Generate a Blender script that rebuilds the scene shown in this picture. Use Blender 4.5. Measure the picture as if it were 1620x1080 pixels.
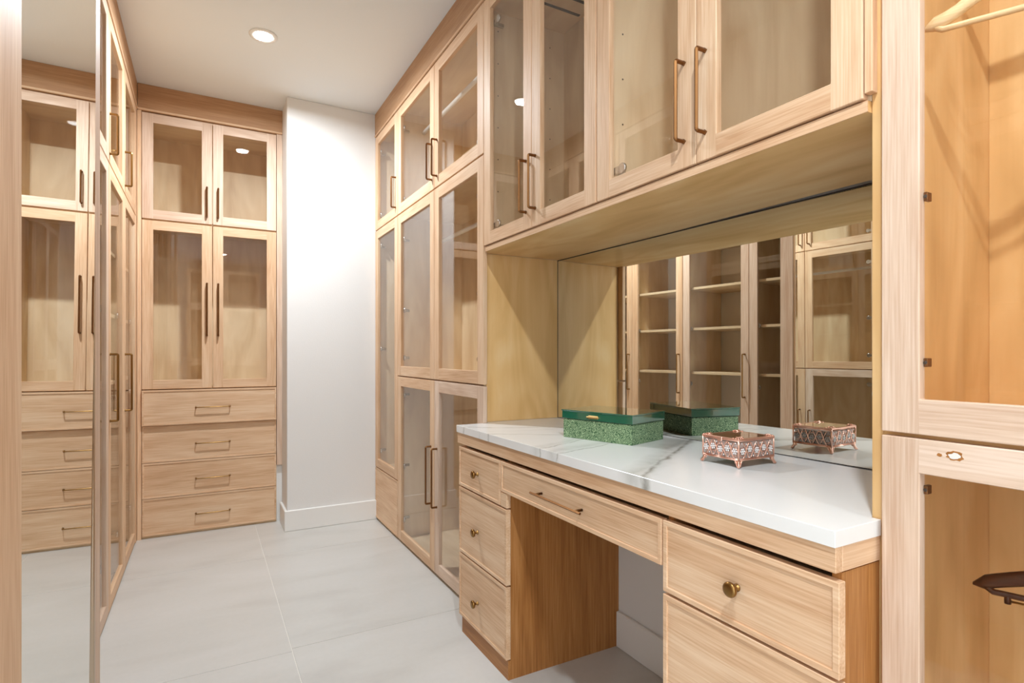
import bpy, bmesh, math, random
from mathutils import Vector, Matrix
random.seed(7)
for o in list(bpy.data.objects):
    bpy.data.objects.remove(o)
SC = bpy.context.scene
COL = SC.collection

# ------------------------------------------------------------------ camera
TH = 0.5036
cam_d = bpy.data.cameras.new('camera')
cam_d.sensor_width = 36.0
cam_d.lens = 881.56 / 1620 * 36
cam_d.shift_y = 20.19 / 1620
cam_d.clip_start = 0.02
cam = bpy.data.objects.new('camera', cam_d)
cam.location = (0, 0, 1.24)
cam.rotation_euler = (math.radians(90), 0, -TH)
COL.objects.link(cam)
SC.camera = cam

# ------------------------------------------------------------------ world, exposure
W = bpy.data.worlds.new('daylight_fill')
SC.world = W
W.use_nodes = True
bg = W.node_tree.nodes['Background']
bg.inputs[0].default_value = (0.86, 0.935, 1.0, 1)
bg.inputs[1].default_value = 3.4  # soft fill, enters by the opening added in the left wall
SC.view_settings.view_transform = 'Standard'
SC.view_settings.look = 'None'
SC.view_settings.gamma = 1
SC.view_settings.use_curve_mapping = False
SC.view_settings.exposure = 0.2
SC.cycles.max_bounces = 14
SC.cycles.diffuse_bounces = 7
SC.cycles.glossy_bounces = 8
SC.cycles.transparent_max_bounces = 24
SC.cycles.transmission_bounces = 8
SC.cycles.sample_clamp_indirect = 6
SC.cycles.caustics_reflective = False
SC.cycles.caustics_refractive = False
H = 3.048
LIGHTS = [(0.29, 3.45), (0.27, 0.05), (0.29, -2.4)]  # last one is an unseen lamp added behind the camera for ambient fill
LIGHT_W = (45, 36, 44)
LIGHT_COL = (0.86, 0.938, 1.0)
for (lx, ly), lw in zip(LIGHTS, LIGHT_W):
    ld = bpy.data.lights.new('downlight', 'AREA')
    ld.shape = 'DISK'; ld.size = 0.085; ld.energy = lw; ld.color = LIGHT_COL; ld.spread = math.radians(172)
    lo = bpy.data.objects.new('downlight', ld)
    lo.location = (lx, ly, H - 0.012)
    COL.objects.link(lo)

# ------------------------------------------------------------------ materials
def lin(c):
    return tuple(((v / 255) / 12.92 if v / 255 <= 0.04045 else ((v / 255 + 0.055) / 1.055) ** 2.4) for v in c) + (1,)

def newmat(name):
    m = bpy.data.materials.new(name); m.use_nodes = True
    nt = m.node_tree
    return m, nt, nt.nodes, nt.links, nt.nodes['Principled BSDF']

def ramp(nodes, stops):
    r = nodes.new('ShaderNodeValToRGB')
    e = r.color_ramp.elements
    e[0].position, e[0].color = stops[0]
    e[1].position, e[1].color = stops[-1]
    for p, c in stops[1:-1]:
        x = e.new(p); x.color = c
    return r

def wood(name, dark, mid, light, axis='z', rough=0.5, fig=1.0, ply=False, bump=0.25):
    m, nt, N, L, P = newmat(name)
    tc = N.new('ShaderNodeTexCoord'); oi = N.new('ShaderNodeObjectInfo')
    mul = N.new('ShaderNodeVectorMath'); mul.operation = 'SCALE'; mul.inputs[0].default_value = (7.3, 11.1, 5.7)
    L.new(oi.outputs['Random'], mul.inputs['Scale'])
    add = N.new('ShaderNodeVectorMath'); L.new(tc.outputs['Object'], add.inputs[0]); L.new(mul.outputs[0], add.inputs[1])
    def mapped(cross, along):
        mp = N.new('ShaderNodeMapping')
        s = {'x': (along, cross, cross), 'y': (cross, along, cross), 'z': (cross, cross, along)}[axis]
        mp.inputs['Scale'].default_value = s
        L.new(add.outputs[0], mp.inputs[0]); return mp
    n1 = N.new('ShaderNodeTexNoise'); L.new(mapped(*( (7, 1.6) if ply else (13, 0.8))).outputs[0], n1.inputs['Vector'])
    n1.inputs['Scale'].default_value = 1; n1.inputs['Detail'].default_value = 5; n1.inputs['Distortion'].default_value = 0.9 if ply else 0.5
    n2 = N.new('ShaderNodeTexNoise'); L.new(mapped(*((150, 5) if ply else (240, 7))).outputs[0], n2.inputs['Vector'])
    n2.inputs['Scale'].default_value = 1; n2.inputs['Detail'].default_value = 3
    # rings : fract of a slow field gives cathedral figure
    rg = N.new('ShaderNodeTexNoise'); L.new(mapped(*( (2.6, 0.9) if ply else (3.0, 0.45))).outputs[0], rg.inputs['Vector'])
    rg.inputs['Scale'].default_value = 1; rg.inputs['Detail'].default_value = 1.5
    rm = N.new('ShaderNodeMath'); rm.operation = 'MULTIPLY'; rm.inputs[1].default_value = 60 if ply else 95
    L.new(rg.outputs[0], rm.inputs[0])
    sn = N.new('ShaderNodeMath'); sn.operation = 'SINE'; L.new(rm.outputs[0], sn.inputs[0])
    # combine
    a = N.new('ShaderNodeMath'); a.operation = 'MULTIPLY_ADD'; a.inputs[1].default_value = (0.06 if ply else 0.03) * fig
    h1 = N.new('ShaderNodeMath'); h1.operation = 'MULTIPLY'; h1.inputs[1].default_value = 1.0 if ply else 0.5; L.new(n1.outputs[0], h1.inputs[0])
    L.new(sn.outputs[0], a.inputs[0]); L.new(h1.outputs[0], a.inputs[2])
    b = N.new('ShaderNodeMath'); b.operation = 'MULTIPLY_ADD'; b.inputs[1].default_value = 0.10 if ply else 0.5
    L.new(n2.outputs[0], b.inputs[0]); L.new(a.outputs[0], b.inputs[2])
    off = 0.05 if ply else 0.0
    r = ramp(N, [((.30 if ply else .33) + off, lin(dark)), (0.5 + off, lin(mid)), ((.70 if ply else .66) + off, lin(light))])
    L.new(b.outputs[0], r.inputs[0])
    # per piece tone
    hsv = N.new('ShaderNodeHueSaturation')
    mr = N.new('ShaderNodeMapRange'); mr.inputs[3].default_value = 0.95; mr.inputs[4].default_value = 1.05
    L.new(oi.outputs['Random'], mr.inputs[0]); L.new(mr.outputs[0], hsv.inputs['Value'])
    L.new(r.outputs[0], hsv.inputs['Color'])
    L.new(hsv.outputs[0], P.inputs['Base Color'])
    P.inputs['Roughness'].default_value = rough
    P.inputs['Specular IOR Level'].default_value = 0.25
    bp = N.new('ShaderNodeBump'); bp.inputs['Strength'].default_value = bump; bp.inputs['Distance'].default_value = 0.0006
    L.new(n2.outputs[0], bp.inputs['Height']); L.new(bp.outputs[0], P.inputs['Normal'])
    return m

def plain(name, col, rough=0.5, metal=0.0, spec=0.5, noise=None):
    m, nt, N, L, P = newmat(name)
    P.inputs['Base Color'].default_value = lin(col)
    P.inputs['Roughness'].default_value = rough
    P.inputs['Metallic'].default_value = metal
    P.inputs['Specular IOR Level'].default_value = spec
    tc = N.new('ShaderNodeTexCoord'); nz = N.new('ShaderNodeTexNoise')
    L.new(tc.outputs['Object'], nz.inputs['Vector'])
    sc, amt, dist = noise or (30, 0.1, 0.0003)
    nz.inputs['Scale'].default_value = sc; nz.inputs['Detail'].default_value = 3
    bp = N.new('ShaderNodeBump'); bp.inputs['Strength'].default_value = amt; bp.inputs['Distance'].default_value = dist
    L.new(nz.outputs[0], bp.inputs['Height']); L.new(bp.outputs[0], P.inputs['Normal'])
    return m

OD, OM, OL = (199, 157, 120), (218, 182, 147), (230, 200, 168)
OAK = {a: wood('pale_oak_' + a, OD, OM, OL, a) for a in 'xyz'}
PKD, PKM, PKL = (196, 163, 138), (213, 186, 163), (226, 203, 184)
PINK = {a: wood('limed_oak_' + a, PKD, PKM, PKL, a) for a in 'xyz'}
PLY = {a: wood('birch_ply_' + a, (216, 172, 110), (230, 189, 130), (239, 206, 154), a, ply=True, rough=0.38, fig=0.8, bump=0.05) for a in 'xyz'}
GOLDPLY = {a: wood('golden_ply_' + a, (198, 156, 102), (213, 171, 116), (224, 187, 134), a, ply=True, rough=0.38, fig=0.8, bump=0.05) for a in 'xyz'}
INN = {a: wood('cabinet_lining_' + a, (206, 178, 142), (218, 194, 159), (228, 207, 174), a, ply=True, rough=0.45, fig=0.6, bump=0.05) for a in 'xyz'}
CROWN = {a: wood('shaded_oak_' + a, (168, 126, 92), (186, 146, 110), (200, 162, 127), a, fig=0.6) for a in 'xyz'}  # crown oak, its colour darkened for the shade just under the ceiling
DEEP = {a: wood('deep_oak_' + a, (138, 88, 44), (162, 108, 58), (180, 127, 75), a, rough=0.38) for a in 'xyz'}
BRASS = plain('antique_brass', (146, 112, 66), 0.3, 1.0)
GOLD = plain('satin_gold', (205, 172, 112), 0.3, 1.0)
BRONZE = plain('bronze', (126, 88, 54), 0.36, 1.0)
NICKEL = plain('nickel', (190, 190, 188), 0.25, 1.0)
CHROME = plain('bevelled_metal_edge', (200, 182, 162), 0.28, 1.0)
ROSE = plain('rose_gold', (240, 192, 172), 0.3, 1.0)
DARK = plain('dark_gap', (58, 48, 40), 0.7)
HANGER_DARK = wood('walnut', (52, 26, 14), (74, 40, 22), (92, 54, 32), 'x', rough=0.3)
HANGER_LIGHT = wood('blond_wood', (214, 178, 128), (230, 198, 150), (240, 212, 170), 'x', rough=0.35)
PAINT = plain('white_wall_paint', (226, 225, 223), 0.6, noise=(140, 0.35, 0.0012))
CEIL = plain('white_ceiling_paint', (232, 237, 240), 0.75, noise=(110, 0.25, 0.001))
TRIMP = plain('white_trim_paint', (232, 231, 228), 0.4)
GROUT = plain('pale_grout', (226, 222, 214), 0.7)
KRAFT = plain('white_metal_rod', (225, 222, 216), 0.3)

def glass_mat(name, tint, refl=1.0, rough=0.0, ior=1.5):
    m = bpy.data.materials.new(name); m.use_nodes = True
    nt = m.node_tree; N = nt.nodes; L = nt.links
    N.remove(N['Principled BSDF'])
    out = N['Material Output']
    geo = N.new('ShaderNodeNewGeometry')
    iv = N.new('ShaderNodeMath'); iv.operation = 'MULTIPLY_ADD'   # ior outside, 1/ior inside: thin pane
    iv.inputs[1].default_value = (1 / ior - ior); iv.inputs[2].default_value = ior
    L.new(geo.outputs['Backfacing'], iv.inputs[0])
    fr = N.new('ShaderNodeFresnel'); L.new(iv.outputs[0], fr.inputs['IOR'])
    sc = N.new('ShaderNodeMath'); sc.operation = 'MULTIPLY'; sc.inputs[1].default_value = refl; sc.use_clamp = True
    L.new(fr.outputs[0], sc.inputs[0])
    tr = N.new('ShaderNodeBsdfTransparent'); tr.inputs[0].default_value = tint
    gl = N.new('ShaderNodeBsdfGlossy'); gl.inputs['Roughness'].default_value = rough; gl.inputs[0].default_value = (1, 1, 1, 1)
    mx = N.new('ShaderNodeMixShader'); L.new(sc.outputs[0], mx.inputs[0]); L.new(tr.outputs[0], mx.inputs[1]); L.new(gl.outputs[0], mx.inputs[2])
    L.new(mx.outputs[0], out.inputs['Surface'])
    return m
GLASS = glass_mat('cabinet_glass', (0.992, 0.988, 0.98, 1), 0.65)
CRYSTAL = plain('crystal', (236, 232, 230), 0.08, 0.0, 1.0, noise=(5, 0.0, .0001))

def mirror_mat(name, col):
    m = bpy.data.materials.new(name); m.use_nodes = True
    N = m.node_tree.nodes; L = m.node_tree.links
    P = N['Principled BSDF']
    P.inputs['Metallic'].default_value = 1; P.inputs['Roughness'].default_value = 0.0
    P.inputs['Base Color'].default_value = col
    return m
MIRROR = mirror_mat('silvered_mirror', (0.86, 0.88, 0.83, 1))
MIRROR2 = mirror_mat('tall_silvered_mirror', (0.88, 0.90, 0.88, 1))

def marble():
    m, nt, N, L, P = newmat('white_quartz_with_grey_veins')
    tc = N.new('ShaderNodeTexCoord')
    nz = N.new('ShaderNodeTexNoise'); nz.inputs['Scale'].default_value = 3.2; nz.inputs['Detail'].default_value = 6; nz.inputs['Roughness'].default_value = 0.6
    L.new(tc.outputs['Object'], nz.inputs['Vector'])
    sep = N.new('ShaderNodeSeparateXYZ'); L.new(tc.outputs['Object'], sep.inputs[0])
    def math_(op, a, b=None, c=None, clamp=False):
        n = N.new('ShaderNodeMath'); n.operation = op; n.use_clamp = clamp
        for i, v in enumerate((a, b, c)):
            if v is None: continue
            if isinstance(v, (int, float)): n.inputs[i].default_value = v
            else: L.new(v, n.inputs[i])
        return n.outputs[0]
    wob = math_('MULTIPLY_ADD', nz.outputs[0], 0.16, -0.08)
    total = None
    # each vein: world y = a + b*(x-1) (+ wobble); width; strength.  local = world (object at origin)
    veins = [(1.110, 0.66, 0.022, 0.8), (1.14, 0.66, 0.07, 0.45), (1.505, 0.27, 0.009, 0.6), (1.525, 0.27, 0.035, 0.3),
             (1.635, 0.33, 0.008, 0.6), (1.66, 0.33, 0.03, 0.25), (1.975, -0.58, 0.011, 0.6), (2.235, -0.60, 0.011, 0.6),
             (2.10, -0.35, 0.006, 0.25), (0.80, 0.75, 0.05, 0.06)]
    for k, (a, b, w, s) in enumerate(veins):
        ln = math_('MULTIPLY_ADD', sep.outputs[0], b, a - b)
        d = math_('SUBTRACT', sep.outputs[1], ln)
        d = math_('ADD', d, math_('MULTIPLY', wob, (1.0 if k % 3 else -0.8)))
        d = math_('ABSOLUTE', d)
        v = math_('SUBTRACT', 1.0, math_('DIVIDE', d, w), clamp=True)
        v = math_('MULTIPLY', v, s)
        total = v if total is None else math_('MAXIMUM', total, v)
    n2 = N.new('ShaderNodeTexNoise'); n2.inputs['Scale'].default_value = 22; n2.inputs['Detail'].default_value = 6
    L.new(tc.outputs['Object'], n2.inputs['Vector'])
    tot = math_('MULTIPLY', total, math_('MULTIPLY_ADD', n2.outputs[0], 1.6, 0.2, clamp=False))
    cl = N.new('ShaderNodeTexNoise'); cl.inputs['Scale'].default_value = 2.2; cl.inputs['Detail'].default_value = 3
    L.new(tc.outputs['Object'], cl.inputs['Vector'])
    tot = math_('ADD', tot, math_('MULTIPLY', math_('SUBTRACT', cl.outputs[0], 0.52, clamp=True), 0.35), clamp=True)
    r = ramp(N, [(0.0, lin((232, 232, 230))), (0.35, lin((212, 212, 208))), (1.0, lin((140, 138, 130)))])
    L.new(tot, r.inputs[0]); L.new(r.outputs[0], P.inputs['Base Color'])
    P.inputs['Roughness'].default_value = 0.22
    P.inputs['Specular IOR Level'].default_value = 0.4
    return m
MARBLE = marble()

def tile_mat():
    m, nt, N, L, P = newmat('pale_stone_tile')
    tc = N.new('ShaderNodeTexCoord')
    mp = N.new('ShaderNodeMapping'); mp.inputs['Scale'].default_value = (0.9, 2.6, 1); mp.inputs['Rotation'].default_value = (0, 0, 0.12)
    L.new(tc.outputs['Object'], mp.inputs[0])
    n1 = N.new('ShaderNodeTexNoise'); n1.inputs['Scale'].default_value = 1.5; n1.inputs['Detail'].default_value = 7; n1.inputs['Distortion'].default_value = 0.6
    L.new(mp.outputs[0], n1.inputs['Vector'])
    r = ramp(N, [(0.3, lin((190, 187, 182))), (0.47, lin((198, 196, 191))), (0.7, lin((203, 201, 197)))])
    L.new(n1.outputs[0], r.inputs[0])
    n2 = N.new('ShaderNodeTexNoise'); n2.inputs['Scale'].default_value = 45; n2.inputs['Detail'].default_value = 4
    L.new(tc.outputs['Object'], n2.inputs['Vector'])
    mx = N.new('ShaderNodeMix'); mx.data_type = 'RGBA'; mx.blend_type = 'SOFT_LIGHT'; mx.inputs['Factor'].default_value = 0.08
    L.new(r.outputs[0], mx.inputs['A']); L.new(n2.outputs['Fac'], mx.inputs['B'])
    L.new(mx.outputs['Result'], P.inputs['Base Color'])
    mr = N.new('ShaderNodeMapRange'); mr.inputs[3].default_value = 0.27; mr.inputs[4].default_value = 0.31
    L.new(n2.outputs['Fac'], mr.inputs[0]); L.new(mr.outputs[0], P.inputs['Roughness'])
    P.inputs['Specular IOR Level'].default_value = 0.45
    return m
TILE = tile_mat()

def paisley():
    m, nt, N, L, P = newmat('green_floral_paper')
    tc = N.new('ShaderNodeTexCoord')
    vo = N.new('ShaderNodeTexVoronoi'); vo.inputs['Scale'].default_value = 62; vo.feature = 'F1'
    nz = N.new('ShaderNodeTexNoise'); nz.inputs['Scale'].default_value = 60; nz.inputs['Detail'].default_value = 2
    L.new(tc.outputs['Object'], nz.inputs['Vector'])
    ad = N.new('ShaderNodeVectorMath'); ad.operation = 'MULTIPLY_ADD'; ad.inputs[1].default_value = (0.02, 0.02, 0.02)
    L.new(nz.outputs['Color'], ad.inputs[0]); L.new(tc.outputs['Object'], ad.inputs[2])
    L.new(ad.outputs[0], vo.inputs['Vector'])
    s = N.new('ShaderNodeMath'); s.operation = 'MULTIPLY'; s.inputs[1].default_value = 26
    L.new(vo.outputs['Distance'], s.inputs[0])
    sn = N.new('ShaderNodeMath'); sn.operation = 'SINE'; L.new(s.outputs[0], sn.inputs[0])
    r = ramp(N, [(0.0, lin((62, 96, 62))), (0.58, lin((80, 114, 76))), (0.8, lin((164, 188, 146)))])
    r2 = N.new('ShaderNodeMapRange'); r2.inputs[1].default_value = -1; L.new(sn.outputs[0], r2.inputs[0]); L.new(r2.outputs[0], r.inputs[0])
    L.new(r.outputs[0], P.inputs['Base Color']); P.inputs['Roughness'].default_value = 0.55
    return m
PAISLEY = paisley()
GREEN = plain('glossy_green_glass', (30, 96, 72), 0.04, 0.0, 0.9, noise=(3, 0.0, 0.0001))
GREEN.node_tree.nodes['Principled BSDF'].inputs['Coat Weight'].default_value = 1.0
GREEN.node_tree.nodes['Principled BSDF'].inputs['Coat Roughness'].default_value = 0.02
FELT = plain('dark_green_edge', (24, 60, 40), 0.6)
m, nt, N, L, P = newmat('lit_lens'); LENS = m
P.inputs['Emission Color'].default_value = (1, 0.97, 0.93, 1); P.inputs['Emission Strength'].default_value = 30

# ------------------------------------------------------------------ mesh helpers
def tag(o, label=None, cat=None, group=None, kind=None):
    if label: o['label'] = label
    if cat: o['category'] = cat
    if group: o['group'] = group
    if kind: o['kind'] = kind
    return o

def empty(name, loc, label, cat, group=None):
    o = bpy.data.objects.new(name, None); COL.objects.link(o)
    o.location = loc; o.empty_display_size = 0.05
    return tag(o, label, cat, group)

class MB:
    def __init__(s, off=(0, 0, 0)):
        s.v = []; s.f = []; s.m = []; s.mats = []; s.off = Vector(off); s.smooth = set()
    def mi(s, mat):
        if mat not in s.mats: s.mats.append(mat)
        return s.mats.index(mat)
    def box(s, x0, x1, y0, y1, z0, z1, mat):
        x0, x1 = sorted((x0, x1)); y0, y1 = sorted((y0, y1)); z0, z1 = sorted((z0, z1))
        b = len(s.v); k = s.mi(mat)
        s.v += [(x, y, z) for z in (z0, z1) for y in (y0, y1) for x in (x0, x1)]
        for f in ((0, 2, 3, 1), (4, 5, 7, 6), (0, 1, 5, 4), (2, 6, 7, 3), (0, 4, 6, 2), (1, 3, 7, 5)):
            s.f.append([b + i for i in f]); s.m.append(k)
        return s
    def lathe(s, prof, c, axis, mat, n=20):
        """prof: (radius, height along axis)"""
        axis = Vector(axis).normalized(); c = Vector(c)
        u = axis.orthogonal().normalized(); w = axis.cross(u)
        b = len(s.v); k = s.mi(mat)
        for r, h in prof:
            for i in range(n):
                t = 2 * math.pi * i / n
                s.v.append(tuple(c + axis * h + (u * math.cos(t) + w * math.sin(t)) * max(r, 1e-5)))
        for j in range(len(prof) - 1):
            for i in range(n):
                a = b + j * n + i; a2 = b + j * n + (i + 1) % n
                s.smooth.add(len(s.f)); s.f.append([a, a2, a2 + n, a + n]); s.m.append(k)
        s.f.append([b + i for i in range(n)][::-1]); s.m.append(k)
        s.f.append([b + (len(prof) - 1) * n + i for i in range(n)]); s.m.append(k)
        return s
    def tube(s, pts, r, mat, n=8, square=False, closed=False):
        pts = [Vector(p) for p in pts]; b = len(s.v); k = s.mi(mat)
        if square: n = 4
        prev = None; m_ = len(pts)
        rr = r if isinstance(r, (list, tuple)) else [r] * m_
        for i, p in enumerate(pts):
            a = pts[i - 1] if (i > 0 or closed) else p
            c = pts[(i + 1) % m_] if (i < m_ - 1 or closed) else p
            d = ((p - a).normalized() + (c - p).normalized())
            d = d.normalized() if d.length > 1e-6 else Vector((0, 0, 1))
            if prev is None: u = d.orthogonal().normalized()
            else:
                u = (prev - d * prev.dot(d)); u = u.normalized() if u.length > 1e-6 else d.orthogonal().normalized()
            prev = u; w = d.cross(u)
            for q in range(n):
                t = 2 * math.pi * (q + (0.5 if square else 0)) / n
                s.v.append(tuple(p + (u * math.cos(t) + w * math.sin(t)) * rr[i]))
        for j in range(m_ - (0 if closed else 1)):
            for q in range(n):
                a = b + j * n + q; a2 = b + j * n + (q + 1) % n
                j2 = ((j + 1) % m_)
                c = b + j2 * n + q; c2 = b + j2 * n + (q + 1) % n
                if not square: s.smooth.add(len(s.f))
                s.f.append([a, a2, c2, c]); s.m.append(k)
        if not closed:
            s.f.append([b + q for q in range(n)][::-1]); s.m.append(k)
            s.f.append([b + (m_ - 1) * n + q for q in range(n)]); s.m.append(k)
        return s
    def prism(s, poly, z0, z1, mat):
        """poly: list of (x,y) ; extruded in z"""
        b = len(s.v); k = s.mi(mat); n = len(poly)
        s.v += [(x, y, z0) for x, y in poly] + [(x, y, z1) for x, y in poly]
        for i in range(n):
            j = (i + 1) % n
            s.f.append([b + i, b + j, b + n + j, b + n + i]); s.m.append(k)
        s.f.append([b + i for i in range(n)][::-1]); s.m.append(k)
        s.f.append([b + n + i for i in range(n)]); s.m.append(k)
        return s
    def build(s, name, parent=None, bevel=0.0, xf=None):
        me = bpy.data.meshes.new(name)
        V = [Vector(v) - s.off for v in s.v]
        if xf: V = [xf @ v for v in V]
        me.from_pydata([tuple(v) for v in V], [], s.f)
        for mt in s.mats: me.materials.append(mt)
        for i, p in enumerate(me.polygons):
            p.material_index = s.m[i]; p.use_smooth = i in s.smooth
        bm = bmesh.new(); bm.from_mesh(me); bmesh.ops.recalc_face_normals(bm, faces=bm.faces); bm.to_mesh(me); bm.free()
        o = bpy.data.objects.new(name, me); COL.objects.link(o)
        if parent is not None: o.parent = parent
        if bevel:
            md = o.modifiers.new('bevel', 'BEVEL'); md.width = bevel; md.segments = 1; md.limit_method = 'ANGLE'
        return o

# a front frame: a = along the face, d = depth behind it, z = height
class Face:
    def __init__(s, side, plane):
        s.side = side; s.p = plane
        s.ax = 'y' if side in 'RL' else 'x'     # grain axis along the face
        s.dx = 'x' if side in 'RL' else 'y'     # grain axis into the depth
    def pt(s, a, d, z):
        return {'R': (s.p + d, a, z), 'L': (s.p - d, a, z), 'B': (a, s.p + d, z), 'F': (a, s.p - d, z)}[s.side]
    def box(s, mb, a0, a1, d0, d1, z0, z1, mat):
        p, q = s.pt(a0, d0, z0), s.pt(a1, d1, z1)
        mb.box(p[0], q[0], p[1], q[1], p[2], q[2], mat)

def frame_ring(mb, F, a0, a1, z0, z1, d0, d1, ws, wt, wb, mv, mh):
    """one welded frame: stiles full height, rails between; slight chamfer inwards at the glass"""
    A = [a0, a0 + ws, a1 - ws, a1]; Z = [z0, z0 + wb, z1 - wt, z1]
    b = len(mb.v)
    for d in (d0, d1):
        for z in Z:
            for a in A: mb.v.append(F.pt(a, d, z))
    idx = lambda i, j, k: b + k * 16 + j * 4 + i
    kv, kh = mb.mi(mv), mb.mi(mh)
    for j in range(3):
        for i in range(3):
            if i == 1 and j == 1: continue
            kk = kh if i == 1 else kv
            for k in (0, 1):
                mb.f.append([idx(i, j, k), idx(i + 1, j, k), idx(i + 1, j + 1, k), idx(i, j + 1, k)]); mb.m.append(kk)
    for t in range(3):
        for (i, j, i2, j2) in ((t, 0, t + 1, 0), (t, 3, t + 1, 3), (0, t, 0, t + 1), (3, t, 3, t + 1)):
            mb.f.append([idx(i, j, 0), idx(i2, j2, 0), idx(i2, j2, 1), idx(i, j, 1)]); mb.m.append(kh if (j == j2 and t == 1) else kv)
    for (i, j, i2, j2) in ((1, 1, 2, 1), (1, 2, 2, 2), (1, 1, 1, 2), (2, 1, 2, 2)):
        mb.f.append([idx(i, j, 0), idx(i2, j2, 0), idx(i2, j2, 1), idx(i, j, 1)]); mb.m.append(kh if j == j2 else kv)

def handle_path(p0, p1, n, out):
    """two feet p0,p1 on the face; n = outward unit; bar stands `out` proud with rounded corners"""
    p0, p1, n = Vector(p0), Vector(p1), Vector(n)
    t = (p1 - p0).normalized(); r = 0.006
    pts = [p0, p0 + n * (out - r)]
    for q in (30, 60): pts.append(p0 + n * (out - r + r * math.sin(math.radians(q))) + t * (r - r * math.cos(math.radians(q))))
    pts.append(p0 + n * out + t * r)
    pts.append(p1 + n * out - t * r)
    for q in (60, 30): pts.append(p1 + n * (out - r + r * math.sin(math.radians(q))) - t * (r - r * math.cos(math.radians(q))))
    pts += [p1 + n * (out - r), p1]
    return pts

def bar_handle(F, a, z0, z1, root, off, mat=BRONZE, name='handle', out=0.032, th=0.0062):
    mb = MB(off)
    n = Vector(F.pt(0, -1, 0)) - Vector(F.pt(0, 0, 0))
    mb.tube(handle_path(F.pt(a, 0, z0), F.pt(a, 0, z1), n, out), th, mat, square=True)
    for z in (z0, z1):
        mb.tube([F.pt(a, 0.001, z), F.pt(a, -0.004, z)], th * 1.25, mat, square=True)
    return mb.build(name, root, bevel=0.0012)

def hinge(F, a, z, s, root, off):
    """euro hinge behind the stile edge; s = +1 / -1 direction along a to the carcass side"""
    mb = MB(off)
    F.box(mb, a, a - s * 0.045, 0.021, 0.034, z - 0.011, z + 0.011, NICKEL)
    mb.lathe([(0.016, 0), (0.0175, 0.003), (0.0175, 0.008), (0.012, 0.010)], F.pt(a - s * 0.05, 0.020, z), Vector(F.pt(0, 1, 0)) - Vector(F.pt(0, 0, 0)), NICKEL, 14)
    F.box(mb, a + s * 0.002, a - s * 0.01, 0.02, 0.075, z - 0.008, z + 0.008, NICKEL)
    return mb.build('hinge', root, bevel=0.001)

def glass_door(root, off, F, a0, a1, z0, z1, handle=None, hmat=BRONZE, mats=OAK, ws=0.066, wt=0.062, wb=0.062, hinges=None, th=0.020, label=None):
    g = 0.0015
    a0, a1 = sorted((a0, a1))
    mb = MB(off)
    frame_ring(mb, F, a0 + g, a1 - g, z0 + g, z1 - g, 0, th, ws, wt, wb, mats['z'], mats[F.ax])
    d = mb.build('door', root, bevel=0.0014)
    if label: d['label'] = label
    mb = MB(off)
    F.box(mb, a0 + ws - 0.006, a1 - ws + 0.006, 0.009, 0.013, z0 + wb - 0.006, z1 - wt + 0.006, GLASS)
    mb.build('glass_pane', d)
    if handle:
        bar_handle(F, handle[0], handle[1], handle[2], d, off, hmat)
    if hinges:
        a, s, zs = hinges
        for z in zs: hinge(F, a, z, s, d, off)
    return d

def panel(root, off, F, a0, a1, d0, d1, z0, z1, mat, name, bevel=0.0008):
    mb = MB(off); F.box(mb, a0, a1, d0, d1, z0, z1, mat)
    return mb.build(name, root, bevel=bevel)

def carcass(root, off, F, a0, a1, z0, z1, depth, decks=(), shelves=(), parts=(), back=True, mats=INN, t=0.019, d0=0.0205, bottom=True, top=True, sd=0.03):
    a0, a1 = sorted((a0, a1))
    for a in (a0, a1 - t):
        panel(root, off, F, a, a + t, d0, depth, z0, z1, mats['z'], 'side_panel')
    for a in parts:
        panel(root, off, F, a - t / 2, a + t / 2, d0, depth, z0, z1, mats['z'], 'partition')
    if back: panel(root, off, F, a0 + t, a1 - t, depth - 0.012, depth, z0, z1, mats['z'], 'back_panel')
    ds = list(decks) + ([z1 - t] if top else []) + ([z0] if bottom else [])
    bays = [a0 + t] + [x for p in parts for x in (p - t / 2, p + t / 2)] + [a1 - t]
    de = depth - 0.012 if back else depth
    for i in range(0, len(bays), 2):
        for z in ds: panel(root, off, F, bays[i], bays[i + 1], d0, de, z, z + t, mats[F.ax], 'deck')
        for z in shelves: panel(root, off, F, bays[i] + .001, bays[i + 1] - .001, d0 + sd, de, z - t, z, mats[F.ax], 'shelf')

def drawer_front(root, off, F, a0, a1, z0, z1, mats=OAK, rim=0.013, proud=0.0035, th=0.020, d=0.0, name='drawer', label=None, inset=.03):
    """slab with a thin raised lip round its edge"""
    g = 0.0015; a0, a1 = sorted((a0, a1))
    mb = MB(off)
    frame_ring(mb, F, a0 + g, a1 - g, z0 + g, z1 - g, d, d + th, rim, rim, rim, mats[F.ax], mats[F.ax])
    o = mb.build(name, root, bevel=0.001)
    mb = MB(off)
    F.box(mb, a0 + g + rim - 0.001, a1 - g - rim + 0.001, d + proud, d + th - 0.001, z0 + g + rim - 0.001, z1 - g - rim + 0.001, mats[F.ax])
    mb.build('front_panel', o)
    # drawer box behind the front
    mb = MB(off)
    F.box(mb, a0 + inset, a1 - inset, d + th, 0.42, z0 + 0.03, z1 - 0.04, INN[F.dx])
    mb.build('drawer_box', o)
    if label: o['label'] = label
    return o

def knob(F, a, z, parent, off, proud=0.0035, R=0.0165):
    n = Vector(F.pt(0, -1, 0)) - Vector(F.pt(0, 0, 0))
    mb = MB(off)
    mb.lathe([(0.0085, 0), (0.0085, 0.002), (0.0055, 0.004), (0.005, 0.013), (0.008, 0.016), (R * 0.9, 0.018), (R, 0.0215), (R, 0.025), (R * 0.93, 0.0275), (R * 0.6, 0.0295), (0.001, 0.030)],
             F.pt(a, proud, z), n, BRASS, 28)
    return mb.build('knob', parent)

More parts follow.
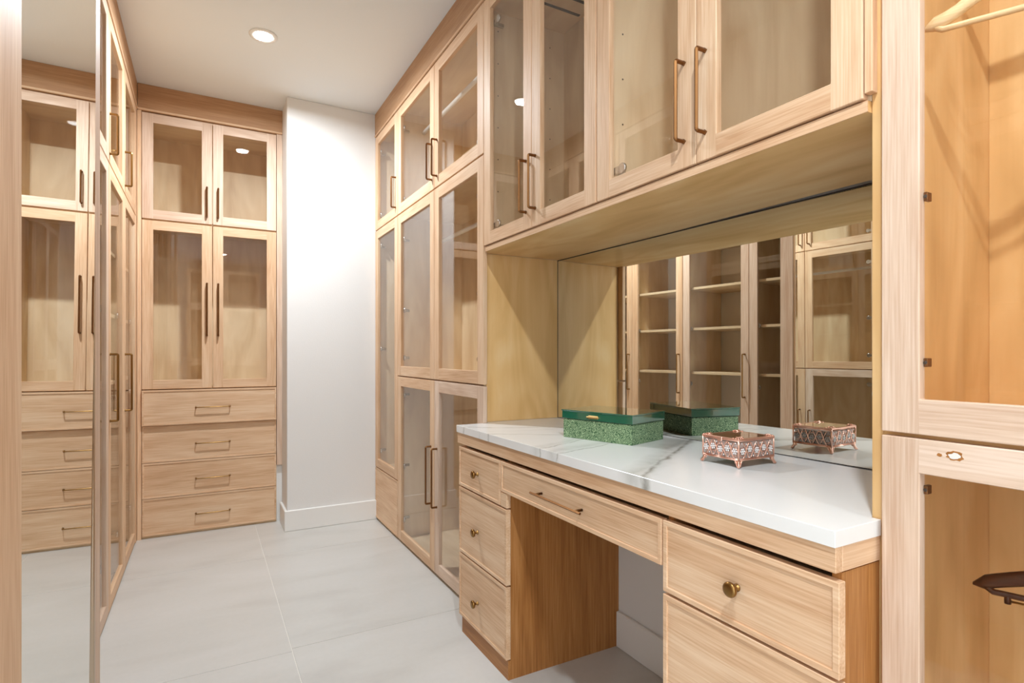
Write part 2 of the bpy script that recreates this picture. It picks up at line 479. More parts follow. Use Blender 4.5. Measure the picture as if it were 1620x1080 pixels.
# ------------------------------------------------------------------ the shell
YB = 4.452; XR = 1.1256; XL = -0.397; Y3 = 4.184; YBACK = 4.97; XWALL = 1.62; XLW = -0.88; YF = -3.75
def struct(name, mb, parent=None, bevel=0, kind='structure'):
    o = mb.build(name, parent, bevel)
    if kind and parent is None: o['kind'] = kind
    return o
fl = struct('floor', MB().box(XLW - .1, XWALL + .1, YF - .1, YBACK + .1, -0.06, -0.0022, GROUT))
gx = [-0.90, 0.32, 1.54]; gy = [0.06 + 1.22 * k for k in range(-4, 5)]
xs = [XLW - .1] + [x for x in gx if x > XLW - .05] + [XWALL + .1]; ys = [YF - .1] + [y for y in gy if y > YF] + [YBACK + .1]
xs = [-0.98, 0.32, 1.54, 1.72] if False else [XLW - .1, 0.32, 1.54, XWALL + .1]
for i in range(len(xs) - 1):
    for j in range(len(ys) - 1):
        if ys[j + 1] - ys[j] < .02: continue
        dy = -0.02 if i == 0 else 0.005
        t = MB().box(xs[i] + .0016, xs[i + 1] - .0016, ys[j] + dy + .0016, ys[j + 1] + dy - .0016, -0.012, 0, TILE)
        t.build('tile', fl, bevel=0.0006)
struct('ceiling', MB().box(XLW - .1, XWALL + .1, YF - .1, YBACK + .1, H, H + .08, CEIL))
struct('wall_back', MB().box(XLW - .1, XWALL + .1, YBACK, YBACK + .1, 0, H, PAINT))
struct('wall_far_corner', MB().box(0.504, XWALL, Y3, YBACK, 0, H, PAINT), bevel=0.004).name = 'wall_far'
struct('wall_front', MB().box(XLW - .1, XWALL + .1, YF - .1, YF, 0, H, PAINT))
mb = MB(); mb.box(XWALL, XWALL + .1, YF, YBACK, 0, H, PAINT); mb.box(1.546, XWALL, 0.617, 2.30, 0, 0.86, PAINT)
struct('wall_right', mb)
mb = MB()       # left wall with an unseen opening added behind the camera to admit fill light
mb.box(XLW - .1, XLW, -0.55, YBACK, 0, H, PAINT); mb.box(XLW - .1, XLW, YF, -2.95, 0, H, PAINT); mb.box(XLW - .1, XLW, -2.95, -0.55, 2.6, H, PAINT)
struct('wall_left', mb)
# baseboards
def base(name, boxes):
    mb = MB()
    for b in boxes: mb.box(*b, TRIMP)
    return struct(name, mb, bevel=0.004)
base('baseboard_back', [(0.486, XR + .01, Y3 - .018, Y3, 0, 0.145), (0.486, 0.504, Y3, YB, 0, 0.145)])
base('baseboard_right', [(1.528, 1.546, 1.04, 1.86, 0, 0.15)])
base('baseboard_front', [(XLW, XWALL, YF, YF + .018, 0, 0.145)])

# ------------------------------------------------------------------ recessed lights
for k, (lx, ly) in enumerate(LIGHTS):
    lab = ['round recessed ceiling downlight, lit, near the far cabinets', 'round recessed downlight overhead beside the marble counter', 'unseen recessed downlight added behind the camera for fill'][k]
    r = empty('ceiling_light', (lx, ly, H), lab, 'light', 'recessed ceiling downlights')
    mb = MB(); mb.lathe([(0.075, 0.0), (0.075, -0.004), (0.066, -0.007), (0.052, -0.007), (0.05, -0.002), (0.05, 0.0)], (0, 0, 0), (0, 0, 1), TRIMP, 40)
    mb.build('trim_ring', r)
    mb = MB(); mb.lathe([(0.05, -0.0015), (0.05, -0.0045), (0.04, -0.006)], (0, 0, 0), (0, 0, 1), LENS, 32)
    mb.build('lens', r)

# ------------------------------------------------------------------ crowns (continuous, so of their own)
ZC = 2.870
def crown(name, F, a0, a1, label):
    r = empty(name, F.pt((a0 + a1) / 2, 0, 0), label, 'crown moulding'); off = r.location
    mb = MB(off); F.box(mb, a0, a1, -0.002, 0.03, ZC + .016, H - 0.001, CROWN[F.ax]); mb.build('fascia_board', r, bevel=.001)
    mb = MB(off); F.box(mb, a0, a1, -0.006, 0.03, ZC + .002, ZC + .016, OAK[F.ax]); mb.build('bead', r, bevel=.003)
FR = Face('R', XR); FB = Face('B', YB); FL = Face('L', XL)
crown('crown_moulding', FR, Y3 - .001, -0.66, 'oak fascia in shade-darkened tone above the right-hand glass cabinets, against the ceiling')
crown('crown_moulding', FB, XL + .003, 0.5035, 'oak fascia in shade-darkened tone above the far two-column cabinet with four drawers')
crown('crown_moulding', FL, YB - .0025, 0.78, 'oak fascia in shade-darkened tone above the left-hand glass cabinets behind the tall mirror')

# ------------------------------------------------------------------ far cabinet
r = empty('glass_front_cabinet', (0.05, YB, 0), 'far built-in oak cabinet with four glass doors above four drawers', 'cabinet'); off = r.location
carcass(r, off, FB, -0.372, 0.465, 0.0, ZC, 0.505, decks=(0.985, 2.145))
for (a0, a1, ha) in ((-0.371, 0.046, 0.012), (0.048, 0.463, 0.082)):
    hs = (a0 + .012, -1) if a0 < 0 else (a1 - .012, 1)
    glass_door(r, off, FB, a0, a1, 1.003, 2.142, (ha, 1.372, 1.735), ws=0.064, wb=.06, hinges=(hs[0], hs[1], ()))
    glass_door(r, off, FB, a0, a1, 2.150, 2.862, (ha, 2.203, 2.405), ws=0.064, mats=PINK)
dz = [(0.757, 0.998), (0.507, 0.757), (0.266, 0.507), (0.014, 0.266)]
for k, (z0, z1) in enumerate(dz):
    d = drawer_front(r, off, FB, -0.371, 0.463, z0, z1, d=(-0.014 if k == 0 else 0.004), rim=0.011, proud=.004)
    dd = -0.014 if k == 0 else 0.004
    zc = [0.873, 0.622, 0.378, 0.133][k]
    F2 = Face('B', YB + dd + .004)
    mb = MB(off)
    zz = zc
    n = Vector((0, -1, 0))
    pts = handle_path((-0.055, YB + dd + .004, zz), (0.155, YB + dd + .004, zz), n, 0.026)
    mb.tube(pts, 0.0035, BRASS, n=8)
    for a in (-0.055, .155): mb.lathe([(0.006, 0), (0.006, .003), (0.0035, .006)], (a, YB + dd + .004, zz), n, BRASS, 12)
    mb.build('handle', d)
# fillers beside it
panel(r, off, FB, 0.466, 0.5035, 0.004, 0.024, 0.42, ZC, PINK['z'], 'filler_strip')
panel(r, off, FB, 0.466, 0.5035, 0.03, 0.04, 0.0, .42, TRIMP, 'filler_strip')
panel(r, off, FB, -0.396, -0.3725, 0.002, 0.022, 0.0, ZC, OAK['z'], 'filler_strip')

# ------------------------------------------------------------------ right: narrow cabinet, wide cabinet
r = empty('glass_front_cabinet', (XR, 3.9, 0), 'narrow oak glass cabinet against the white wall, first on the right side', 'cabinet'); off = r.location
carcass(r, off, FR, 3.628, Y3 - .002, 0.0, ZC, 0.47, decks=(0.385, 2.15))
glass_door(r, off, FR, 3.627, Y3 - .003, 2.168, 2.866, (3.665, 2.228, 2.43), mats=OAK, hinges=(Y3 - .02, 1, (2.28, 2.75)))
glass_door(r, off, FR, 3.627, Y3 - .003, 0.398, 2.163, None, hinges=(Y3 - .02, 1, (0.52, 1.28, 2.05)))
d = drawer_front(r, off, FR, 3.627, Y3 - .003, 0.016, 0.394, rim=.012, name='lower_panel')
panel(r, off, FR, 3.628, Y3 - .003, .03, .045, 0, .03, DARK, 'toe_kick')

r = empty('glass_front_cabinet', (XR, 2.95, 0), 'wide oak cabinet with three rows of paired glass doors beside the mirror niche', 'cabinet'); off = r.location
carcass(r, off, FR, 2.3545, 3.625, 0.0, ZC, 0.47, decks=(1.083, 2.15), d0=.0205)
for (a0, a1, hh) in ((2.948, 3.624, 3.010), (2.316, 2.946, 2.905)):
    far = a0 > 2.9
    hs = (a1 - .012, 1) if far else (a0 + .05, -1)
    glass_door(r, off, FR, a0, a1, 2.168, 2.866, (2.985 if far else 2.905, 2.228, 2.428), mats=OAK, hinges=(hs[0], hs[1], (2.26, 2.73)))
    glass_door(r, off, FR, a0, a1, 1.098, 2.163, None, hinges=(hs[0], hs[1], (1.216, 1.531, 2.0)))
    glass_door(r, off, FR, a0, a1, 0.018, 1.093, (hh - .012 if far else hh, 0.393, 0.716), mats=OAK if far else PINK, hinges=(hs[0], hs[1], (0.151, 0.5, 0.972)))
mb = MB(off); mb.tube([(1.30, 3.60, 2.74), (1.30, 2.38, 2.74)], 0.0125, KRAFT, n=14); mb.build('hanging_rod', r)
mb = MB(off); mb.tube([(1.36, 3.60, 1.98), (1.36, 2.38, 1.98)], 0.0125, KRAFT, n=14); mb.build('hanging_rod', r)
panel(r, off, FR, 2.318, 3.624, .03, .045, 0, .03, DARK, 'toe_kick')
# the plywood end of this cabinet that shows in the niche
panel(r, off, FR, 2.3530, 2.3544, 0.03, 0.462, 0.922, 1.712, PLY['z'], 'plywood_end')

# ------------------------------------------------------------------ right: overhead cabinets
pins = []
def overhead(a0, a1, gap, label, hz, y_lo, y_hi, pinrows):
    r = empty('overhead_glass_cabinet', (XR, (a0 + a1) / 2, 1.736), label, 'cabinet', 'overhead cabinets above the niche'); off = r.location
    carcass(r, off, FR, y_lo, y_hi, 1.737, ZC, 0.47, mats=INN)
    glass_door(r, off, FR, gap, a1, 1.738, 2.866, (gap + .012 + .03, hz[0], hz[1]), ws=.064, wb=.056, hinges=(a1 - .05, 1, (1.825, 2.743)))
    glass_door(r, off, FR, a0, gap, 1.738, 2.866, (gap - .03, hz[0], hz[1]), ws=.064, wb=.056)
    mb = MB(off)
    for (yy, xx, zs) in pinrows:
        for z in zs:
            mb.lathe([(0.003, 0), (0.003, 0.0006)], (xx, yy, z), (0, -1, 0), DARK, 8)
    p = mb.build('pin_holes', r); p['kind'] = 'stuff'
    return r, off
zs_ = [2.006, 2.157, 2.307, 2.457, 2.608, 2.76]
r, off = overhead(1.472, 2.314, 1.885, 'overhead oak cabinet with two glass doors, above the far half of the niche', (1.808, 2.012), 1.472, 2.352, [(2.3325, 1.21, zs_), (2.3325, 1.50, zs_)])
for k in range(3):
    mb = MB(off); mb.box(1.19, 1.56, 1.98 + k * .09, 1.995 + k * .09, ZC - .0215, ZC - .0192, DARK); mb.build('vent_slot', r)
r, off = overhead(0.622, 1.468, 1.045, 'overhead oak cabinet with two glass doors, above the near half of the niche', (1.810, 2.020), 0.6175, 1.470, [(1.4505, 1.221, zs_), (1.4505, 1.511, zs_)])
panel(r, off, FR, .606, .6205, .001, .0195, 1.748, ZC, OAK['z'], 'filler_strip')
# continuous plywood board under both
r = empty('underside_board', (1.35, 1.48, 1.713), 'long birch plywood board forming the lit underside of the overhead cabinets', 'board'); off = r.location
mb = MB(off); mb.prism([(XR + .009, .6175), (1.586, .6175), (1.586, 2.3525), (XR + .023, 2.3525), (XR + .023, 2.3140), (XR + .009, 2.3140)], 1.7135, 1.7355, PLY['y']); mb.build('plywood_panel', r)
mb = MB(off); mb.box(XR + .0065, XR + .0088, 0.6175, 2.3140, 1.7135, 1.7355, OAK['y']); mb.build('edge_strip', r)

# ------------------------------------------------------------------ right: nearest tall cabinet
r = empty('glass_front_cabinet', (XR, -.03, 0), 'nearest tall limed-oak cabinet with big glass doors holding wooden hangers', 'cabinet'); off = r.location
carcass(r, off, FR, -0.66, 0.6165, 0.0, ZC, 0.47, decks=(1.083,), mats=GOLDPLY, t=.0215)
for (a0, a1) in ((-0.03, 0.590), (-0.65, -0.033)):
    glass_door(r, off, FR, a0, a1, 1.094, 2.866, None, mats=PINK, ws=.064, wt=.066, wb=.063, hinges=None, label='limed pinkish oak glass door')
    glass_door(r, off, FR, a0, a1, 0.018, 1.089, None, mats=PINK, ws=.064, wt=.062, wb=.066, hinges=None, label='limed pinkish oak glass door')
for hz in (1.525, 1.225, .995):
    mb = MB(off); mb.box(XR + .014, XR + .03, .518, .5245, hz - .008, hz + .008, BRONZE); mb.lathe([(.0035, 0), (.0035, .002)], (XR + .014, .521, hz), (-1, 0, 0), DARK, 10); mb.build('hinge_plate', r, bevel=.001)
mb = MB(off); mb.tube([(1.36, .594, 1.035), (1.36, -.638, 1.035)], 0.014, INN['y'], n=16); mb.build('hanging_rod', r)
mb = MB(off); mb.tube([(1.36, .594, 2.08), (1.36, -.638, 2.08)], 0.014, INN['y'], n=16); mb.build('hanging_rod', r)
# knot in the lower rail
mb = MB(off)
def blob(cy, cz, ry, rz, seed, mat, th):
    rnd = random.Random(seed); n = 18; b = len(mb.v); k = mb.mi(mat)
    for x in (XR - th, XR + .0004):
        for i in range(n):
            t = 2 * math.pi * i / n; q = 0.8 + .4 * rnd.random()
            mb.v.append((x, cy + ry * q * math.cos(t), cz + rz * q * math.sin(t)))
    for i in range(n):
        j = (i + 1) % n; mb.f.append([b + i, b + j, b + n + j, b + n + i]); mb.m.append(k)
    mb.f.append([b + i for i in range(n)]); mb.m.append(k)
blob(0.470, 1.0655, 0.0125, 0.0085, 1, DEEP['y'], .0002); blob(0.470, 1.0655, 0.0085, 0.0052, 2, KRAFT, .0005); blob(0.493, 1.064, 0.004, 0.003, 3, DEEP['y'], .0002)
mb.build('filled_knot', r)['label'] = 'white filled knot in the rail'

# ------------------------------------------------------------------ desk
FD = Face('R', 1.000)
zt = 0.829
r = empty('drawer_pedestal', (1.01, 2.09, 0), 'far oak drawer pedestal under the marble counter, three drawers with knobs', 'drawers', 'pedestals under the marble counter'); off = r.location
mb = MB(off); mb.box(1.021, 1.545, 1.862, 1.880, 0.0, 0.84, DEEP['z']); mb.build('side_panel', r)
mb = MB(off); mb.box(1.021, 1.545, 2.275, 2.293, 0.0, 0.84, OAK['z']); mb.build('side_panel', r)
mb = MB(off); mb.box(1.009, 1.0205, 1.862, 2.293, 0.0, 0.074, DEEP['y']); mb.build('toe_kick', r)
mb = MB(off); mb.box(1.015, 1.50, 1.881, 2.274, 0.066, 0.074, DARK); mb.build('bottom_panel', r)
for k, (a0, z0, z1) in enumerate(((1.912, .654, zt), (1.860, .359, .650), (1.860, .076, .355))):
    if k == 0:
        d = drawer_front(r, off, FD, a0, 2.310, z0, z1)
    else: d = drawer_front(r, off, FD, a0, 2.310, z0, z1)
    knob(FD, 2.12, [.736, .492, .194][k], d, off)
mb = MB(off); mb.box(1.0015, 1.0205, 1.862, 1.909, .654, .709, OAK['y']); mb.build('filler_block', r, bevel=.001)

r = empty('drawer_pedestal', (1.01, .82, 0), 'near oak drawer pedestal under the marble counter, wide front with round brass knob', 'drawers', 'pedestals under the marble counter'); off = r.location
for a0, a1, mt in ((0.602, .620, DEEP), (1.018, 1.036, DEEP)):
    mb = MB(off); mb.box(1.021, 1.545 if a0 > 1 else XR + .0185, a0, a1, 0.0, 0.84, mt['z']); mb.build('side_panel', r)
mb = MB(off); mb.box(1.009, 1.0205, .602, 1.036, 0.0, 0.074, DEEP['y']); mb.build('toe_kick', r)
mb = MB(off); mb.box(1.015, 1.50, .621, 1.017, 0.066, 0.074, DARK); mb.build('bottom_panel', r)
for k, (z0, z1) in enumerate(((.650, zt), (.359, .646), (.076, .355))):
    d = drawer_front(r, off, FD, 0.593, 1.037, z0, z1)
    knob(FD, .817, [.738, .50, .21][k], d, off)

r = empty('drawer', (1.01, 1.47, .709), 'long shallow oak drawer over the knee space, slim brass bar pull', 'drawer'); off = r.location
d = drawer_front(r, off, FD, 1.040, 1.9085, .710, zt, name='drawer_front', inset=.062)
mb = MB(off)
pts = handle_path((1.0035, 1.38, .767), (1.0035, 1.61, .767), (-1, 0, 0), .030)
mb.tube([pts[0], pts[1]], .0042, BRONZE, n=10); mb.tube([pts[-1], pts[-2]], .0042, BRONZE, n=10)
mb.tube([(1.0035 - .03, 1.35, .767), (1.0035 - .03, 1.64, .767)], .0045, BRONZE, square=True)
for y in (1.38, 1.61): mb.tube([(1.0035, y, .767), (1.0035 - .028, y, .767)], .0042, BRONZE, n=10)
mb.build('handle', d)

ctr = empty('countertop', (0, 0, 0), 'white marble-look countertop with grey veins on a thick oak apron', 'countertop')
mb = MB(); mb.prism([(.9944, .5985), (XR + .018, .5985), (XR + .018, .6175), (1.600, .6175), (1.600, 2.3525), (XR + .022, 2.3525), (XR + .022, 2.3135), (XR - .001, 2.3135), (XR - .001, 2.3243), (.9944, 2.3243)], .890, .921, MARBLE)
mb.build('slab', ctr, bevel=.0007)
mb = MB(); mb.box(.999, 1.020, .6, 2.3225, .8425, .8898, OAK['y']); mb.build('apron', ctr, bevel=.001)
mb = MB(); mb.box(1.0203, XR + .0175, .6, .619, .8425, .8898, OAK['x']); mb.build('apron', ctr, bevel=.001)
mb = MB(); mb.box(1.0203, XR - .001, 2.304, 2.3225, .8425, .8898, OAK['x']); mb.build('apron', ctr, bevel=.001)
mb = MB(); mb.box(1.03, 1.54, .621, 2.28, .842, .8895, INN['y']); mb.build('subtop', ctr)

# ------------------------------------------------------------------ wall mirror over the counter
MD = 0.035
r = empty('wall_mirror', (1.591, 1.46, .921), 'wide frameless wall mirror at the back of the niche above the marble counter', 'mirror')
r.rotation_euler = (0, 0, MD)
mb = MB(); mb.box(0.0, .006, -.842, .895, .0005, .7915, MIRROR); g = mb.build('mirror_glass', r)
mb = MB()
for b in ((-.0015, .006, .892, .8955, .0005, .7915), (-.0015, .006, -.842, .895, .788, .7920), (-.0006, .006, -.842, .895, .0002, .0022)): mb.box(*b, DARK)
mb.build('edge_seam', r)

# ------------------------------------------------------------------ left cabinets
def left_unit(a0, a1, gap, label, mats=OAK):
    r = empty('glass_front_cabinet', (XL, (a0 + a1) / 2, 0), label, 'cabinet'); off = r.location
    carcass(r, off, FL, a0, a1, 0.0, ZC, 0.475, decks=(2.145,), shelves=(1.785, 1.455, 1.098), parts=(gap,), back=False, mats=INN, sd=.015)
    for (b0, b1) in ((a0, gap), (gap, a1)):
        glass_door(r, off, FL, b0 + .0005, b1 - .0005, 2.150, 2.866, (b0 + .033, 2.195, 2.385), hmat=BRASS, mats=mats, hinges=(b1 - .02, 1, ()))
        glass_door(r, off, FL, b0 + .0005, b1 - .0005, 0.018, 2.144, (b0 + .033, .922, 1.240), hmat=BRASS, mats=mats, hinges=(b1 - .012, 1, (.25, 1.0, 1.45)))
    panel(r, off, FL, a0, a1, .03, .045, 0, .03, DARK, 'toe_kick')
    return r, off
r, off = left_unit(3.215, 4.400, 3.79, 'left-hand oak cabinet with glass doors at the far corner, shelves inside')
panel(r, off, FL, 4.401, YB + .001, .0005, .02, 0, ZC, OAK['z'], 'filler_strip')
left_unit(1.995, 3.213, 2.605, 'left-hand oak glass cabinet partly behind the tall mirror', PINK)
left_unit(0.80, 1.993, 1.40, 'left-hand oak glass cabinet entirely behind the tall mirror')

# ------------------------------------------------------------------ tall mirror standing on the left
r = empty('tall_mirror', (-0.310, 1.7, 0.0), 'floor-to-ceiling mirror in an oak frame standing along the left cabinets', 'mirror')
mb = MB(); mb.box(-.004, .0, -.370, .4995, -1.29, 1.68, MIRROR2); g = mb.build('mirror_glass', r); g.location = (0, 0, 1.30); g.rotation_euler = (0, math.radians(0.3), 0)
mb = MB(); mb.box(-.022, .016, -.64, -.3715, .004, 2.98, OAK['z']); mb.build('frame_stile', r, bevel=.002)
mb = MB(); mb.box(-.022, .0012, .5195, .608, .004, 2.98, PINK['z']); mb.build('frame_stile', r, bevel=.001)
mb = MB(); mb.box(-.022, .0012, .500, .519, .004, 2.98, CHROME); mb.build('metal_trim', r, bevel=.003)
mb = MB(); mb.box(-.035, -.0225, -.64, .608, .004, 2.98, DARK); mb.build('backing_board', r)

# ------------------------------------------------------------------ cabinet wall at the far end behind the camera
FFc = Face('F', YF + .48)
r = empty('glass_front_cabinet', (0.4, FFc.p, 0), 'oak glass cabinet on the wall behind the camera', 'cabinet'); off = r.location
carcass(r, off, FFc, -0.30, 0.96, 0, ZC, .46, decks=(1.083, 2.15), parts=())
for (a0, a1) in ((-.30, .33), (.33, .96)):
    for z0, z1 in ((.018, 1.09), (1.098, 2.15), (2.16, 2.866)):
        glass_door(r, off, FFc, a0, a1, z0, z1, (.33 + (.035 if a0 > 0 else -.035), z0 + .15, z0 + .35))

# ------------------------------------------------------------------ green keepsake box
A = Vector((1.213, 1.795)); B = Vector((1.303, 1.497)); Cc = Vector((1.506, 1.562))
u = (B - A).normalized(); w = Vector((-u.y, u.x))
if w.dot(Cc - B) < 0: w = -w
Lb = (B - A).length; Wb = .219
r = empty('keepsake_box', (A.x, A.y, .9212), 'green lidded box with floral sides and glossy lid, gold clasp', 'box')
r.rotation_euler = (0, 0, math.atan2(u.y, u.x))
sgn = 1 if (Matrix.Rotation(r.rotation_euler.z, 2) @ Vector((0, 1))).dot(w) > 0 else -1
def bx(mb, l0, l1, w0, w1, z0, z1, mat): mb.box(l0, l1, sgn * w0, sgn * w1, z0, z1, mat)
mb = MB(); bx(mb, 0.002, Lb - .002, 0.002, Wb - .002, 0, .071, PAISLEY); mb.build('body', r, bevel=.0012)
mb = MB(); bx(mb, .004, Lb - .004, .004, Wb - .004, .071, .0735, FELT); mb.build('rim', r)
mb = MB(); bx(mb, -.002, Lb + .002, -.002, Wb + .002, .0735, .102, GREEN); lid = mb.build('lid', r, bevel=.0012)
mb = MB(); bx(mb, -.004, Lb + .004, -.004, Wb + .004, .1021, .1065, GREEN); mb.build('lid_glass', lid, bevel=.001)
mb = MB(); bx(mb, Lb * .385, Lb * .555, -.010, -.002, .083, .0885, GOLD); bx(mb, Lb * .40, Lb * .54, -.004, -.0018, .080, .0915, GOLD); mb.build('clasp', lid, bevel=.001)

# ------------------------------------------------------------------ rose gold trinket box
TX0, TX1, TY0, TY1 = 1.305, 1.455, 1.057, 1.184
r = empty('trinket_box', ((TX0 + TX1) / 2, (TY0 + TY1) / 2, .9212), 'small rose gold filigree trinket box set with crystals, on curled feet', 'box')
hx, hy = (TX1 - TX0) / 2, (TY1 - TY0) / 2
zb, zt2 = .021, .075
for sx in (-1, 1):
    for sy in (-1, 1):
        mb = MB(); cx, cy = sx * hx, sy * hy
        o_ = Vector((sx, sy, 0)).normalized()
        base_ = Vector((cx, cy, 0))
        # flared central claw and two side scrolls
        mb.tube([base_ - o_ * .006 + Vector((0, 0, zb + .004)), base_ - o_ * .004 + Vector((0, 0, .013)), base_ + o_ * .002 + Vector((0, 0, .006)), base_ + o_ * .007 + Vector((0, 0, .0022))],
                [.0062, .0052, .0034, .0022], ROSE, n=8)
        for dv in (Vector((-sx, 0, 0)), Vector((0, -sy, 0))):
            pts = []
            for q in range(11):
                t = q / 10
                pts.append(base_ + dv * (.001 + .016 * (1 - t)) + Vector((0, 0, zb - .001 - .017 * t + .004 * math.sin(t * 6))) + o_ * .004 * t)
            mb.tube(pts, .0016, ROSE, n=6)
            mb.lathe([(.0035, -.001), (.0035, .001)], base_ + dv * .010 + Vector((0, 0, zb - .006)), (dv.y, dv.x, 0), ROSE, 10)
        mb.build('foot', r)
def frame_tube(pts, rad, name):
    mb = MB(); mb.tube(pts, rad, ROSE, n=8, closed=True); return mb.build(name, r)
for z, rad in ((zb, .0022), (zb + .004, .0014), (zt2, .002)):
    frame_tube([(-hx, -hy, z), (hx, -hy, z), (hx, hy, z), (-hx, hy, z)], rad, 'edge_rail')
for sx in (-1, 1):
    for sy in (-1, 1):
        mb = MB(); mb.tube([(sx * hx, sy * hy, zb), (sx * hx, sy * hy, zt2 + .002)], .0024, ROSE, n=8); mb.build('corner_post', r)
mb = MB(); mb.box(-hx + .002, hx - .002, -hy + .002, hy - .002, zb + .001, zb + .003, ROSE); mb.build('bottom_plate', r)
mb = MB(); mb.box(-hx + .004, hx - .004, -hy + .004, hy - .004, zb + .0035, zt2 - .006, plain('pale_pink_reflector', (226, 204, 196), .35, .3)); mb.build('inner_reflector', r)  # pale inner box added to bounce light out behind the filigree
def filigree(origin, du, n_, width, name):
    mb = MB(); O = Vector(origin); du = Vector(du); n_ = Vector(n_); up = Vector((0, 0, 1)); hgt = zt2 - zb
    P_ = lambda s, t, o=0: O + du * s + up * (zb + t) + n_ * o
    k = 5; stp = width / k
    gems = []
    for i in range(k):
        cx_ = stp * (i + .5); cz = hgt * (.56 if i % 2 else .46); s_ = 1 if i % 2 else -1
        # spiral scroll round each flower
        pts = []
        for q in range(26):
            a = q / 25 * math.pi * 2.9; rr = .0165 - .0125 * q / 25
            pts.append(P_(cx_ + rr * math.cos(a * s_ + i) * .82, cz + rr * math.sin(a * s_ + i), .0012 * math.sin(q * .8)))
        mb.tube(pts, .00125, ROSE, n=5)
        # linking leaf arcs
        if i < k - 1:
            pts = [P_(cx_ + stp * t, hgt * .5 + s_ * hgt * .42 * math.cos(t * math.pi), .0008) for t in [j / 12 for j in range(13)]]
            mb.tube(pts, [.0007 + .0016 * math.sin(j / 12 * math.pi) for j in range(13)], ROSE, n=5)
            pts = [P_(cx_ + stp * t, hgt * .5 - s_ * hgt * .40 * math.cos(t * math.pi), .0008) for t in [j / 12 for j in range(13)]]
            mb.tube(pts, [.0006 + .0013 * math.sin(j / 12 * math.pi) for j in range(13)], ROSE, n=5)
        # petals
        for q in range(6):
            a = q / 6 * 2 * math.pi + i
            gems.append((cx_ + .0068 * math.cos(a), cz + .0068 * math.sin(a), .0029))
        gems.append((cx_, cz, .0034))
        gems.append((cx_ + stp * .5, hgt * (.2 if i % 2 else .82), .0024))
        gems.append((cx_ - stp * .1, hgt * (.14 if i % 2 else .88), .0022))
    o = mb.build(name, r)
    mb = MB()
    for (s, t, rad) in gems:
        if s > width - .004 or s < .003: continue
        mb.lathe([(rad * .5, -rad * .3), (rad, 0), (rad * .95, rad * .25), (rad * .5, rad * .7)], P_(s, t, .001), n_, CRYSTAL, 8)
        mb.lathe([(rad * 1.1, -rad * .55), (rad * 1.15, -rad * .3)], P_(s, t, .001), n_, ROSE, 8)
    g = mb.build('crystals', o); g['kind'] = 'stuff'; mb.smooth = set()
    for p in g.data.polygons: p.use_smooth = False
filigree((-hx, -hy, 0), (1, 0, 0), (0, -1, 0), 2 * hx, 'filigree_panel')
filigree((-hx, hy, 0), (1, 0, 0), (0, 1, 0), 2 * hx, 'filigree_panel')
filigree((-hx, -hy, 0), (0, 1, 0), (-1, 0, 0), 2 * hy, 'filigree_panel')
filigree((hx, -hy, 0), (0, 1, 0), (1, 0, 0), 2 * hy, 'filigree_panel')
F0 = MB(); e = .0025
TF = Face('B', 0)
class TopFace:
    ax = 'x'
    def pt(s, a, d, z): return (a, z, zt2 + .006 - d)
frame_ring(F0, TopFace(), -hx - e, hx + e, -hy - e, hy + e, 0, .0042, .0115, .0115, .0115, ROSE, ROSE)
lid = F0.build('lid', r, bevel=.0008)
mb = MB(); mb.box(-hx + .007, hx - .007, -hy + .007, hy - .007, zt2 + .0035, zt2 + .0062, glass_mat('lid_glass', (.80, .78, .76, 1), 1.6)); mb.build('lid_glass', lid, bevel=.0008)
for sx in (-1, 1):
    for sy in (-1, 1):
        mb = MB()
        for kx in range(3):
            mb.lathe([(.0032, 0), (.0028, .0015), (.001, .0028)], (sx * (hx - .002 - kx * .009), sy * (hy - .002 - (2 - kx) * .0 - (0.0 if kx else .0)), zt2 + .006), (0, 0, 1), ROSE, 10)
            if kx: mb.lathe([(.0032, 0), (.0028, .0015), (.001, .0028)], (sx * (hx - .002), sy * (hy - .002 - kx * .009), zt2 + .006), (0, 0, 1), ROSE, 10)
        # leaf scroll across the corner
        pts = [(sx * (hx - .004 - .020 * t), sy * (hy - .004 - .014 * math.sin(t * math.pi)), zt2 + .0075 + .002 * math.sin(t * 9)) for t in [j / 10 for j in range(11)]]
        mb.tube(pts, [.0012 + .0016 * math.sin(j / 10 * math.pi) for j in range(11)], ROSE, n=6)
        mb.build('corner_ornament', lid)
mb = MB(); mb.box(-hx - .004, -hx - .0015, -.008, .008, zt2 - .006, zt2 + .006, ROSE); mb.build('latch', lid, bevel=.001)

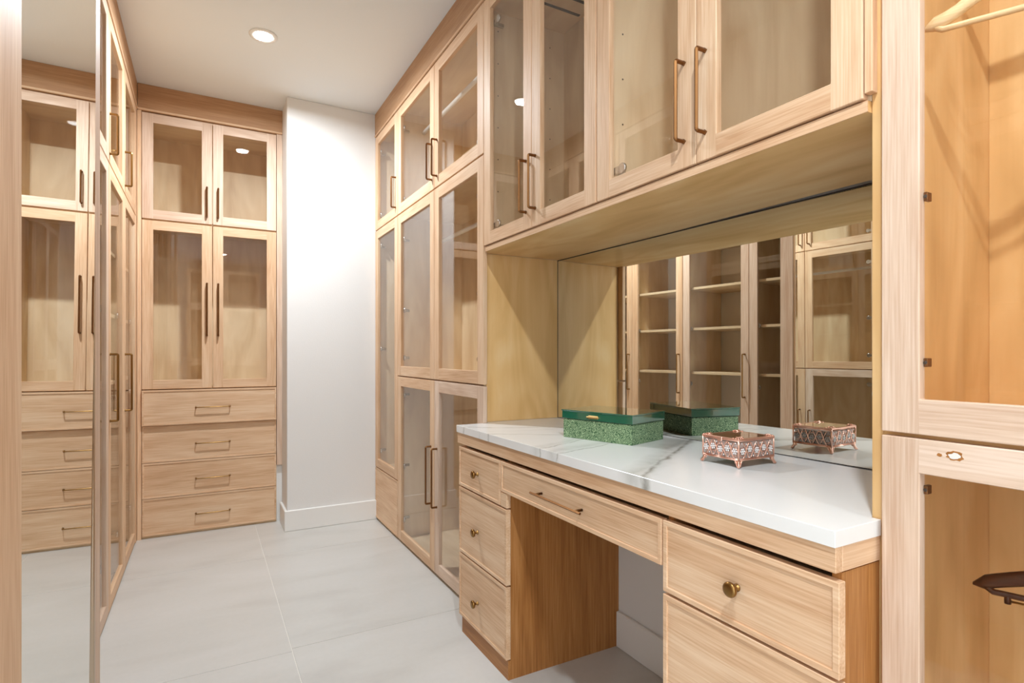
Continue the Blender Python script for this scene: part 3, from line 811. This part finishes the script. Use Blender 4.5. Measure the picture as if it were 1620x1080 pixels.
# ------------------------------------------------------------------ hangers
def hanger(tip, direction, mat, label, hook_rise, scal=1.0, bar=True, rod_z=None, curl=False):
    """tip: world point of the shoulder end nearest the glass; direction: unit xy vector from that end to the other"""
    d = Vector((direction[0], direction[1], 0)).normalized()
    Wd = .40 * scal; mid = Vector(tip) + d * Wd / 2 + Vector((0, 0, .045))
    r = empty('coat_hanger', mid, label, 'hanger', 'wooden hangers in the nearest cabinet')
    r.rotation_euler = (0, 0, math.atan2(d.y, d.x))
    # shoulder arm: swept flattened section along an arc
    mb = MB(); n = 24; ring = 10; b = len(mb.v); k = mb.mi(mat)
    for i in range(n + 1):
        t = i / n * 2 - 1
        x = t * Wd / 2; z = .012 - .058 * abs(t) ** 1.7; ybow = .018 * (t * t)
        if curl: z += .004 * math.sin(abs(t) * 14)
        hh = (.013 if abs(t) < .9 else .013 * math.sqrt(max(0.04, 1 - ((abs(t) - .9) / .1) ** 2))) + .004 * (1 - abs(t))
        ww = (.006 + .012 * max(0, abs(t) - .45)) * (1 if abs(t) < .93 else max(.25, math.sqrt(max(0, 1 - ((abs(t) - .93) / .07) ** 2))))
        for q in range(ring):
            a = 2 * math.pi * q / ring
            mb.v.append((x, ybow + ww * math.cos(a), z + hh * math.sin(a)))
    for i in range(n):
        for q in range(ring):
            a = b + i * ring + q; a2 = b + i * ring + (q + 1) % ring
            mb.smooth.add(len(mb.f)); mb.f.append([a, a2, a2 + ring, a + ring]); mb.m.append(k)
    mb.f.append([b + q for q in range(ring)]); mb.m.append(k)
    mb.f.append([b + n * ring + q for q in range(ring)]); mb.m.append(k)
    mb.build('shoulder', r)
    if bar:
        mb = MB(); zl = -.052
        mb.tube([(-Wd / 2 + .012, .014, -.040), (-Wd / 2 + .03, .012, zl), (Wd / 2 - .03, .012, zl), (Wd / 2 - .012, .014, -.040)], .0058, mat, n=10)
        mb.build('trouser_bar', r)
        if mat is HANGER_DARK:
            mb = MB(); mb.tube([(-Wd / 2 + .05, .012, zl - .011), (Wd / 2 - .05, .012, zl - .011)], .0022, GOLD, n=8)
            for q in (-Wd / 2 + .05, Wd / 2 - .05): mb.tube([(q, .012, zl - .016), (q, .012, zl + .002)], .005, mat, n=8)
            mb.build('clip_rail', r)
    mb = MB(); pts = [(0, 0, .020), (0, 0, hook_rise - .03)]
    R_ = .019
    for q in range(13):
        a = math.radians(-60 + q * 20)
        pts.append((R_ * math.cos(a) , 0, hook_rise + R_ * math.sin(a) - .0))
    mb.tube(pts, .0018, GOLD, n=8); mb.build('hook', r)
    return r
# lower: dark hanger, end near the glass; upper: pale hanger
hanger((1.262, .500, .806), (.30, -.93), HANGER_DARK, 'dark walnut hanger with trouser bar, hanging in the lower compartment of the nearest cabinet', .18)
hanger((1.2, .553, 1.862), (.42, -.90), HANGER_LIGHT, 'pale wooden hanger at the top of the nearest tall cabinet', .17, curl=True)
